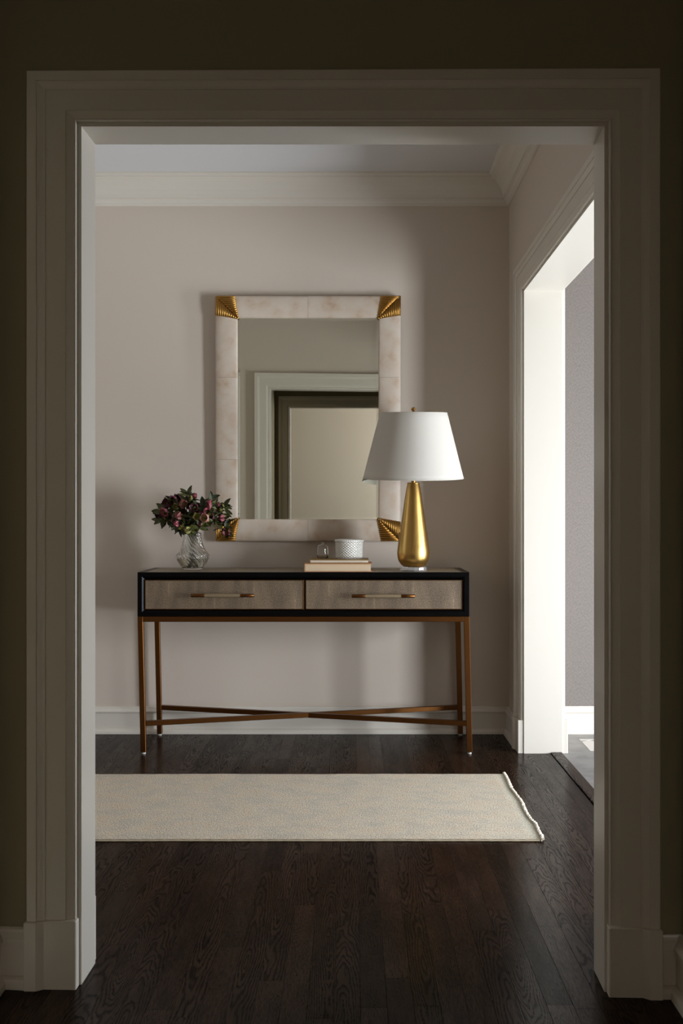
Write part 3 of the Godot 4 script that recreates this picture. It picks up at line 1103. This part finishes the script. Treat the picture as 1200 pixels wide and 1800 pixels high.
func build_lamp() -> void:
	var d := 4.47
	var o := v((726.3 - 619) / FOCAL * d, .8006, d)
	var n := thing("table_lamp", "brass teardrop table lamp with a white tapered drum shade", "lamp", o)
	var g := Geo.new(Vector3.ZERO, false)
	g.lathe([Vector2(.0575, 0), Vector2(.060, .0015), Vector2(.060, .0175), Vector2(.0585, .019)], Vector3.ZERO, 16)
	var ring := []
	var low := []
	for k in 16:
		var a := TAU * k / 16
		ring.append(Vector3(.0585 * cos(a), .019, .0585 * sin(a)))
		low.append(Vector3(.0575 * cos(a), 0, .0575 * sin(a)))
	g.fan(ring, true)
	g.fan(low, false)
	part(g, "acrylic_base", M.acrylic, n)
	g = Geo.new(Vector3.ZERO, true)
	var pr := [Vector2(.001, .0194), Vector2(.040, .0195), Vector2(.048, .0225), Vector2(.057, .031), Vector2(.065, .043), Vector2(.0702, .056), Vector2(.0728, .071), Vector2(.0731, .084), Vector2(.0718, .100), Vector2(.0690, .121), Vector2(.0645, .152), Vector2(.0585, .192), Vector2(.0520, .235), Vector2(.0455, .280), Vector2(.0390, .325), Vector2(.0330, .362), Vector2(.0283, .385), Vector2(.0272, .391)]
	var cv := []
	for i in pr.size() - 1:
		for k in 4:
			var a: Vector2 = pr[maxi(i - 1, 0)]
			var e: Vector2 = pr[mini(i + 2, pr.size() - 1)]
			cv.append(pr[i].cubic_interpolate(pr[i + 1], a, e, k / 4.0))
	cv.append(pr[-1])
	g.lathe(cv, Vector3.ZERO, 96)
	part(g, "brass_body", M.gold, n)
	g = Geo.new(Vector3.ZERO, true)
	g.lathe([Vector2(.0265, .390), Vector2(.0280, .3915), Vector2(.0280, .3945), Vector2(.0262, .396), Vector2(.0258, .3965), Vector2(.006, .3972)], Vector3.ZERO, 48)
	g.lathe([Vector2(.0088, .396), Vector2(.0088, .412), Vector2(.0105, .413), Vector2(.0105, .455), Vector2(.004, .458), Vector2(.0032, .46), Vector2(.0032, .712), Vector2(.009, .7125), Vector2(.009, .715), Vector2(.004, .716), Vector2(.004, .719)], Vector3.ZERO, 24)
	part(g, "neck", M.gold_dark, n)
	g = Geo.new(Vector3.ZERO, true)
	var fin := [Vector2(.004, .717)]
	for k in 9:
		var a := -PI / 2 * .8 + k * (PI * .9) / 8
		fin.append(Vector2(maxf(.0102 * cos(a), .0002), .7265 + .0085 * sin(a)))
	g.lathe(fin, Vector3.ZERO, 24)
	part(g, "finial", M.gold_dark, n)
	# shade: outer and inner skin with rolled edges, spider wires inside
	var y0 := .4155
	var y1 := .7095
	var r0 := .2262
	var r1 := .1503
	var pivot := Vector3(0, .5625, 0)
	g = Geo.new(pivot, true)
	var sp := []
	for k in 13:
		var t := k / 12.0
		sp.append(Vector2(lerpf(r0, r1, t), lerpf(y0, y1, t)))
	var inner := []
	for k in 13:
		var t := 1 - k / 12.0
		inner.append(Vector2(lerpf(r0, r1, t) - .0016, lerpf(y0, y1, t)))
	g.lathe(sp + [Vector2(r1 - .0008, y1 + .0008)] + inner + [Vector2(r0 - .0008, y0 - .0008), sp[0]], Vector3.ZERO, 96)
	var sh := part(g, "shade", M.shade, n)
	sh.position = pivot
	sh.rotation.x = .08
	g = Geo.new(pivot, true)
	for yy in [[y0 + .003, r0 - .001], [y1 - .003, r1 - .001]]:
		var pts := []
		for k in 65:
			var a := TAU * k / 64
			pts.append(Vector3(yy[1] * cos(a), yy[0], yy[1] * sin(a)))
		g.tube(pts, pts.map(func(_p): return .0022), 6)
	part(g, "shade_binding", M.shade, sh)
	g = Geo.new(pivot, true)
	for k in 3:
		var a := TAU * k / 3 + .4
		g.tube([Vector3(.004 * cos(a), .713, .004 * sin(a)), Vector3(.08 * cos(a), .700, .08 * sin(a)), Vector3(.149 * cos(a), .706, .149 * sin(a))], [.0016, .0016, .0016], 6)
	part(g, "shade_spider", M.gold_dark, sh)

func book(called: String, label: String, x0: float, x1: float, y0: float, y1: float, d0: float, d1: float, cover: Material, page: Material, over: float) -> void:
	var o := v((x0 + x1) / 2, y0, (d0 + d1) / 2)
	var n := thing(called, label, "book", o, "books stacked on the console table")
	var c := .0032
	var g := Geo.new(o)
	g.box(v((x0 + x1) / 2 + .001, y0 + c / 2, (d0 + d1) / 2), Vector3(x1 - x0 - .002, c, d1 - d0), .0007)
	g.box(v((x0 + x1) / 2 + .001, y1 - c / 2, (d0 + d1) / 2), Vector3(x1 - x0 - .002, c, d1 - d0), .0007)
	var sp := Geo.new(o, true)
	var lo := []
	var hi := []
	for k in 9:
		var t := k / 8.0
		var bulge := .0025 * sin(PI * t)
		lo.append(v(x0 + .0025 - bulge, lerpf(y0, y1, t), d0))
		hi.append(v(x0 + .0025 - bulge, lerpf(y0, y1, t), d1))
	for k in 9:
		var t := 1 - k / 8.0
		var bulge := .0025 * sin(PI * t)
		lo.append(v(x0 + .0050 - bulge, lerpf(y0 + .001, y1 - .001, t), d0))
		hi.append(v(x0 + .0050 - bulge, lerpf(y0 + .001, y1 - .001, t), d1))
	sp.rings([lo, hi], true)
	sp.soft(false)
	sp.fan(lo, true)
	sp.fan(hi, false)
	part(g, "cover", cover, n)
	part(sp, "spine", cover, n)
	g = Geo.new(o)
	g.box(v((x0 + .0045 + x1 - over) / 2, (y0 + y1) / 2, (d0 + d1) / 2), Vector3(x1 - over - x0 - .0045, y1 - y0 - 2 * c, d1 - d0 - .004), .0006)
	part(g, "page_block", page, n)

func build_books() -> void:
	book("book", "thicker book with tan cover and cream pages, lowest of the pair under the white jar", (534.3 - 619) / FOCAL * 4.385, (654.2 - 619) / FOCAL * 4.385, .8008, .8372, 4.385, 4.60, M.cover_tan, M.page, .0075)
	book("book", "thin book with olive cover and white pages, upper of the pair beneath the white jar", (543.4 - 619) / FOCAL * 4.416, (648.2 - 619) / FOCAL * 4.416, .8374, .8532, 4.416, 4.63, M.cover_olive, M.page_white, .004)
	# hobnail milk glass jar
	var d := 4.535
	var o := v((613.4 - 619) / FOCAL * d, .8534, d)
	var n := thing("glass_jar", "white hobnail milk-glass jar standing on the books", "jar", o)
	var R := .0635
	var H := .087
	var g := Geo.new(Vector3.ZERO, true)
	var rs := []
	var segs := 240
	var rows := 90
	for i in rows + 1:
		var y := lerpf(.0065, H - .012, float(i) / rows)
		var ring := []
		for k in segs:
			var a := TAU * k / segs
			var u := a / TAU * 28.0
			var w := (y - .0065) / (H - .0185) * 6.0
			var p := cos(PI * (u + w)) * cos(PI * (u - w))
			var r := R - .0035 * (1 - y / H) + .0036 * p * p - .002
			ring.append(Vector3(r * cos(a), y, r * sin(a)))
		rs.append(ring)
	g.rings(rs, true)
	part(g, "hobnail_body", M.milk, n)
	g = Geo.new(Vector3.ZERO, true)
	rs = []
	for q in [Vector2(-.002, 0.0), Vector2(0.0005, .15), Vector2(.0022, .45), Vector2(.0016, .8), Vector2(-.001, 1.0), Vector2(-.005, 1.02), Vector2(-.006, .7), Vector2(-.006, .3)]:
		var ring := []
		for k in 240:
			var a := TAU * k / 240
			var bead := absf(cos(20.0 * a))
			var r: float = R + q.x + (.0012 * bead if q.y > .1 and q.y < .9 and q.x > -.003 else 0.0)
			ring.append(Vector3(r * cos(a), H - .0125 + .0125 * q.y + (.0009 * bead if q.y > .9 else 0.0), r * sin(a)))
		rs.append(ring)
	g.rings(rs, true)
	part(g, "beaded_rim", M.milk, n)
	g = Geo.new(Vector3.ZERO, false)
	g.lathe([Vector2(.050, 0), Vector2(.0565, 0), Vector2(.0575, .0015), Vector2(.0575, .005), Vector2(.0592, .0068)], Vector3.ZERO, 40)
	var fl := []
	var up := []
	for k in 40:
		var a := TAU * k / 40
		fl.append(Vector3(.050 * cos(a), 0, .050 * sin(a)))
		up.append(Vector3(.0592 * cos(a), .0068, .0592 * sin(a)))
	g.fan(fl, false)
	g.fan(up, true)
	part(g, "glass_foot", M.acrylic, n)
	g = Geo.new(Vector3.ZERO, true)
	g.lathe([Vector2(R - .0055, H - .0115), Vector2(R - .007, H - .0105), Vector2(.001, H - .0105)], Vector3.ZERO, 64)
	part(g, "wax_fill", mat(rgb8(226, 220, 208), .5), n)
	# little clear bottle
	d = 4.55
	o = v((566.8 - 619) / FOCAL * d, .8534, d)
	n = thing("glass_bottle", "small clear glass bottle with a short neck, left of the white jar", "bottle", o)
	g = Geo.new(Vector3.ZERO, true)
	g.lathe([Vector2(.001, .0006), Vector2(.0205, .0006), Vector2(.0240, .0022), Vector2(.0255, .006), Vector2(.0260, .020), Vector2(.0260, .042), Vector2(.0253, .049), Vector2(.0228, .056), Vector2(.0180, .0612), Vector2(.011, .0640), Vector2(.0068, .0655), Vector2(.0062, .068), Vector2(.0062, .0735), Vector2(.0068, .0745), Vector2(.0062, .0752), Vector2(.0050, .0745), Vector2(.0048, .068), Vector2(.0054, .0642), Vector2(.010, .0624), Vector2(.0168, .0598), Vector2(.0213, .0548), Vector2(.0236, .048), Vector2(.0242, .042), Vector2(.0242, .020), Vector2(.0236, .008), Vector2(.020, .0042), Vector2(.001, .0040)], Vector3.ZERO, 48)
	part(g, "bottle_wall", M.glass, n)

const VASE := [Vector2(.0445, 0), Vector2(.0462, .0015), Vector2(.0466, .006), Vector2(.0480, .0115), Vector2(.0548, .020), Vector2(.0660, .0374), Vector2(.0728, .052), Vector2(.0752, .0625), Vector2(.0735, .0700), Vector2(.0650, .0805), Vector2(.0540, .0983), Vector2(.0470, .117), Vector2(.0432, .135), Vector2(.0405, .152), Vector2(.0392, .168), Vector2(.0390, .1695)]

func vase_radius(y: float) -> float:
	for i in VASE.size() - 1:
		if y <= VASE[i + 1].y:
			return VASE[i].cubic_interpolate(VASE[i + 1], VASE[maxi(i - 1, 0)], VASE[mini(i + 2, VASE.size() - 1)], clampf((y - VASE[i].y) / maxf(VASE[i + 1].y - VASE[i].y, 1e-5), 0, 1)).x
	return VASE[-1].x

func build_vase() -> void:
	var d := 4.57
	var o := v((338.5 - 619) / FOCAL * d, .8008, d)
	var n := thing("glass_vase", "clear swirl-ribbed glass vase holding the hellebore stems", "vase", o)
	var g := Geo.new(Vector3.ZERO, true)
	var rs := []
	var segs := 216
	var low := []
	for i in 57:
		var y := .1695 * i / 56.0
		var ring := []
		var amp := .0013 * smoothstep(.010, .03, y) * (1.0 - smoothstep(.160, .1695, y))
		var tw := -y * 13.0
		for k in segs:
			var a := TAU * k / segs
			var s := cos((a + tw) * 12.0)
			var r := vase_radius(y) + amp * (absf(s) * 2.0 - 1.0)
			ring.append(Vector3(r * cos(a), y, r * sin(a)))
		rs.append(ring)
		if i == 0:
			low = ring
	g.rings(rs, true)
	g.fan(low, false)
	# inner skin
	var ir := [rs[-1]]
	for i in 28:
		var y := lerpf(.1695, .009, i / 27.0)
		var ring := []
		for k in segs:
			var a := TAU * k / segs
			var r := vase_radius(y) - (.0032 if i else .0020)
			ring.append(Vector3(r * cos(a), y, r * sin(a)))
		ir.append(ring)
	g.rings(ir, true)
	g.fan(ir[-1], true)
	part(g, "ribbed_glass", M.vase_glass, n)
	g = Geo.new(Vector3.ZERO, true)
	var wr := []
	for i in 16:
		var y := lerpf(.0094, .0535, i / 15.0)
		var ring := []
		for k in 72:
			var a := TAU * k / 72
			var r := vase_radius(y) - .0035
			ring.append(Vector3(r * cos(a), y, r * sin(a)))
		wr.append(ring)
	g.rings(wr, true)
	g.soft(false)
	g.fan(wr[0], false)
	g.fan(wr[-1], true)
	part(g, "water", M.water, n)

func lin(r: float, g: float, b: float) -> Color:
	return rgb8(r, g, b).srgb_to_linear()

func build_flowers() -> void:
	var d := 4.57
	var foot := v((338.5 - 619) / FOCAL * d, .8008, d)
	var r := RandomNumberGenerator.new()
	r.seed = 8
	var tones := {
		"plum": [lin(58, 26, 32), lin(92, 38, 48)], "pink": [lin(138, 96, 72), lin(156, 70, 88)], "dusk": [lin(112, 100, 54), lin(128, 62, 68)],
		"green": [lin(104, 106, 44), lin(132, 122, 62)], "pale": [lin(142, 138, 76), lin(168, 116, 106)],
	}
	# where in the bouquet (crop pixels of the photograph, 7.06 to one), depth offset, size, tone
	var stems := [
		["pink-edged hellebore blooms farthest left above the vase", [[205, 305, .05, 1.3, "pink"], [130, 350, .02, 1.0, "plum"], [250, 345, .02, .9, "dusk"]]],
		["hellebore with two plum blooms on the upper left shoulder of the bunch", [[300, 150, .03, 1.25, "plum"], [365, 140, .01, 1.2, "plum"], [330, 205, .0, 1.0, "plum"]]],
		["darkest plum hellebore bloom between the left tip and the upper left pair", [[230, 210, .03, 1.25, "plum"], [165, 260, .0, 1.0, "plum"], [285, 250, -.01, 1.0, "plum"]]],
		["large green and pink hellebore bloom facing forward, left of the bunch's middle", [[380, 345, .09, 1.4, "dusk"], [320, 390, .04, 1.0, "plum"]]],
		["green and plum hellebore below the upper left pair of blooms", [[395, 215, .07, 1.3, "dusk"], [345, 250, .05, 1.0, "green"], [440, 290, .0, 1.0, "plum"]]],
		["tallest hellebore stem, its buds topping the whole bunch", [[475, 85, .0, .55, "plum"], [548, 112, .02, .9, "pink"], [535, 150, .04, .8, "green"]]],
		["hellebore with plum blooms at the centre of the bunch", [[552, 268, .08, 1.05, "plum"], [630, 235, .02, .9, "plum"], [510, 200, .01, .9, "dusk"]]],
		["hellebore with two bright pink blooms on the upper right of the bunch", [[758, 178, .05, .85, "pink"], [765, 238, .07, 1.0, "pink"]]],
		["hellebore with one pink bloom just right of the bunch's centre", [[690, 290, .07, 1.05, "pink"], [640, 325, .08, 1.0, "plum"], [720, 225, .0, 1.0, "plum"]]],
		["pale green and pink hellebore nodding low at centre right", [[702, 398, .10, 1.35, "pale"], [770, 380, .04, 1.0, "plum"]]],
		["rose pink hellebore before the mirror frame, above its gold corner", [[925, 388, -.05, 1.15, "pink"]]],
		["lone small hellebore drooping in front of the gold frame corner", [[955, 556, -.05, 1.0, "pink"]]],
		["low hellebore with green and pink blooms left over the vase rim", [[355, 458, .09, 1.05, "pink"], [375, 500, .08, 1.1, "green"], [440, 450, .03, 1.0, "plum"]]],
		["short green hellebore blooms just above the vase rim", [[500, 525, .09, 1.2, "green"], [575, 378, .10, 1.1, "green"], [445, 540, .06, 1.0, "green"], [600, 470, .03, 1.0, "plum"]]],
		["leafy hellebore stem with a closed bud at the far right of the bunch", [[850, 215, -.04, .8, "dusk"], [925, 230, -.06, .8, "green"], [870, 290, -.05, .8, "green"]]],
		["trailing leafy hellebore stem hanging out at the lower left", [[215, 420, .03, .6, "green"], [300, 430, .06, .7, "dusk"]]],
	]
	var big := {0: [[100, 315, -1.0, .1], [150, 255, -.8, .6], [275, 335, .3, -.6]], 1: [[265, 160, -.8, .4], [330, 180, .2, -1.0]], 3: [[330, 330, -.5, -.8], [430, 380, .6, -.7]], 4: [[465, 225, .35, -1.0], [420, 145, -.6, .5]], 5: [[430, 110, -1.0, .2], [500, 60, .3, 1.0], [585, 215, .6, -.5]], 6: [[510, 330, -.3, -.9], [600, 270, .6, .4], [540, 210, .2, 1.0]],
		7: [[665, 195, -.2, 1.0], [820, 130, 1.0, .35], [770, 130, -.2, .9], [700, 180, .8, .5]], 8: [[640, 300, -.6, -.3], [740, 330, .9, -.2], [660, 250, .1, .9]], 9: [[760, 420, .9, -.3], [640, 430, -.5, -.7], [780, 350, .8, .3]],
		10: [[985, 320, .9, -.5], [960, 355, 1.0, -.2], [870, 330, .2, -.6], [850, 440, -.5, -.3]], 11: [[870, 490, -.8, .5], [850, 525, -.9, -.1], [970, 455, .5, .9], [980, 510, .8, -.2], [900, 450, .3, .5], [1010, 430, .7, .4]],
		12: [[320, 470, -.7, -.2], [420, 470, .4, -.6]], 13: [[540, 480, .1, .9], [600, 440, .4, .4], [460, 430, -.2, .9], [560, 530, .3, -.4]], 14: [[960, 200, .6, .9], [965, 265, .9, -.3], [905, 255, -.2, -.9], [850, 290, -.3, -.8]], 15: [[170, 445, -.2, -1.0], [95, 412, -1.0, .2], [250, 410, -.4, .3], [130, 425, -.7, -.6]]}
	for k in stems.size():
		var heads: Array = stems[k][1]
		var n := thing("hellebore_stem", stems[k][0], "flower", foot, "hellebores in the glass vase")
		var tops := []
		for h in heads:
			var dd: float = d - h[2]
			tops.append(v((262 + h[0] / 7.06 - 619) / FOCAL * dd, EYE + (906 - 855 - h[1] / 7.06) / FOCAL * dd, dd) - foot)
		var top: Vector3 = tops[0]
		var ang := atan2(top.z, top.x)
		var out := clampf(Vector2(top.x, top.z).length() / .2, .25, 1.0)
		var base := Vector3(-cos(ang) * .028 * out + r.randf_range(-.006, .006), .0125, -sin(ang) * .028 * out + r.randf_range(-.006, .006))
		var neck := Vector3(cos(ang) * .028 * out, .1695, sin(ang) * .026 * out)
		var pts := []
		for i in 15:
			var t := i / 14.0
			var p: Vector3
			if t < .5:
				p = base.lerp(neck, t * 2.0)
			else:
				var s := (t - .5) * 2.0
				var c := neck + (neck - base) * .35 + Vector3(0, .01, 0)
				p = neck * (1 - s) * (1 - s) + c * 2 * s * (1 - s) + top * s * s
			pts.append(p)
		var g := Geo.new(Vector3.ZERO, true)
		g.tube(pts, pts.map(func(_p): return .0024), 7)
		for i in range(1, tops.size()):
			var a: Vector3 = pts[10]
			var c: Vector3 = a.lerp(tops[i], .5) + Vector3(0, .006, 0)
			g.tube([a, a.lerp(c, .5) + Vector3(0, .002, 0), c, tops[i]], [.0016, .0015, .0014, .0012], 6)
		part(g, "stem", M.stem, n)
		for i in heads.size():
			bloom(n, tops[i], heads[i][3], tones[heads[i][4]], r)
		# foliage: named leaves, then bracts round each head
		for q in big.get(k, []):
			var dd: float = d - .01 - r.randf() * (.05 if q[0] < 800 else .0) + (.0 if q[0] < 800 else .06)
			var tip := v((262 + q[0] / 7.06 - 619) / FOCAL * dd, EYE + (906 - 855 - q[1] / 7.06) / FOCAL * dd, dd) - foot
			var dir := Vector3(q[2], q[3], r.randf_range(-.3, .4)).normalized()
			leaf(n, tip - dir * .020, dir, r.randf_range(.038, .050), r)
			var tw := Geo.new(Vector3.ZERO, true)
			var from: Vector3 = pts[11]
			if (tip - top).length() > .02:
				var e := tip - dir * .019
				tw.tube([from, from.lerp(e, .5) + Vector3(0, .004, 0), e], [.0014, .0012, .0010], 5)
				part(tw, "twig", M.stem, n)
		for i in heads.size():
			for m in 8:
				var dir := Vector3(r.randf_range(-1, 1), r.randf_range(-1.0, .45), r.randf_range(-.7, .5)).normalized()
				leaf(n, tops[i] - Vector3(0, .008, .010) + dir * .003, dir, r.randf_range(.024, .038), r)
		for m in 8:
			var at: Vector3 = pts[8 + m % 6].lerp(pts[9 + m % 6], r.randf())
			var dir := Vector3(r.randf_range(-1, 1), r.randf_range(-.3, .9), r.randf_range(-.6, .8)).normalized()
			leaf(n, at, dir, r.randf_range(.030, .046), r)

func leaf(n: Node3D, at: Vector3, dir: Vector3, length: float, r: RandomNumberGenerator) -> void:
	var g := Geo.new(Vector3.ZERO, true, true)
	var k := r.randf()
	var c0 := lin(40, 46, 14).lerp(lin(70, 76, 24), k)
	var c1 := lin(30, 38, 12).lerp(lin(96, 96, 40), k * k)
	var face := Vector3(r.randf_range(-.5, .5), r.randf_range(.1, 1.0), r.randf_range(.2, 1.0)).normalized()
	g.blade(at, dir, face, length, length * r.randf_range(.42, .56), .20, r.randf_range(-.35, .1), .8, c0, c1, 6)
	part(g, "leaf", M.leaf, n)

func bloom(n: Node3D, at: Vector3, size: float, tone: Array, r: RandomNumberGenerator) -> void:
	var g := Geo.new(Vector3.ZERO, true, true)
	var axis := Vector3(r.randf_range(-.7, .7), r.randf_range(-.5, .15), r.randf_range(.35, 1.0)).normalized()
	var s := axis.cross(Vector3.UP).normalized()
	var w := s.cross(axis)
	var open := r.randf_range(.35, .75)
	for k in 5:
		var a := TAU * k / 5 + r.randf_range(-.15, .15)
		var rad := s * cos(a) + w * sin(a)
		var dir := (rad * open + axis * (1.0 - open * .5)).normalized()
		var tint := r.randf_range(.75, 1.25)
		g.blade(at - axis * .006 * size, dir, axis - rad * .6, .027 * size, .031 * size, .24, -.15 if open > .55 else .28, 1.25, tone[0] * tint, tone[1] * tint, 5)
	for k in 6:
		var a := TAU * k / 6
		var p := at - axis * .004 * size
		g.blade(p, (axis + (s * cos(a) + w * sin(a)) * .35).normalized(), s, .010 * size, .0025 * size, .1, 0.0, .8, lin(130, 128, 50), lin(190, 180, 110), 2)
	part(g, "blossom", M.petal, n)
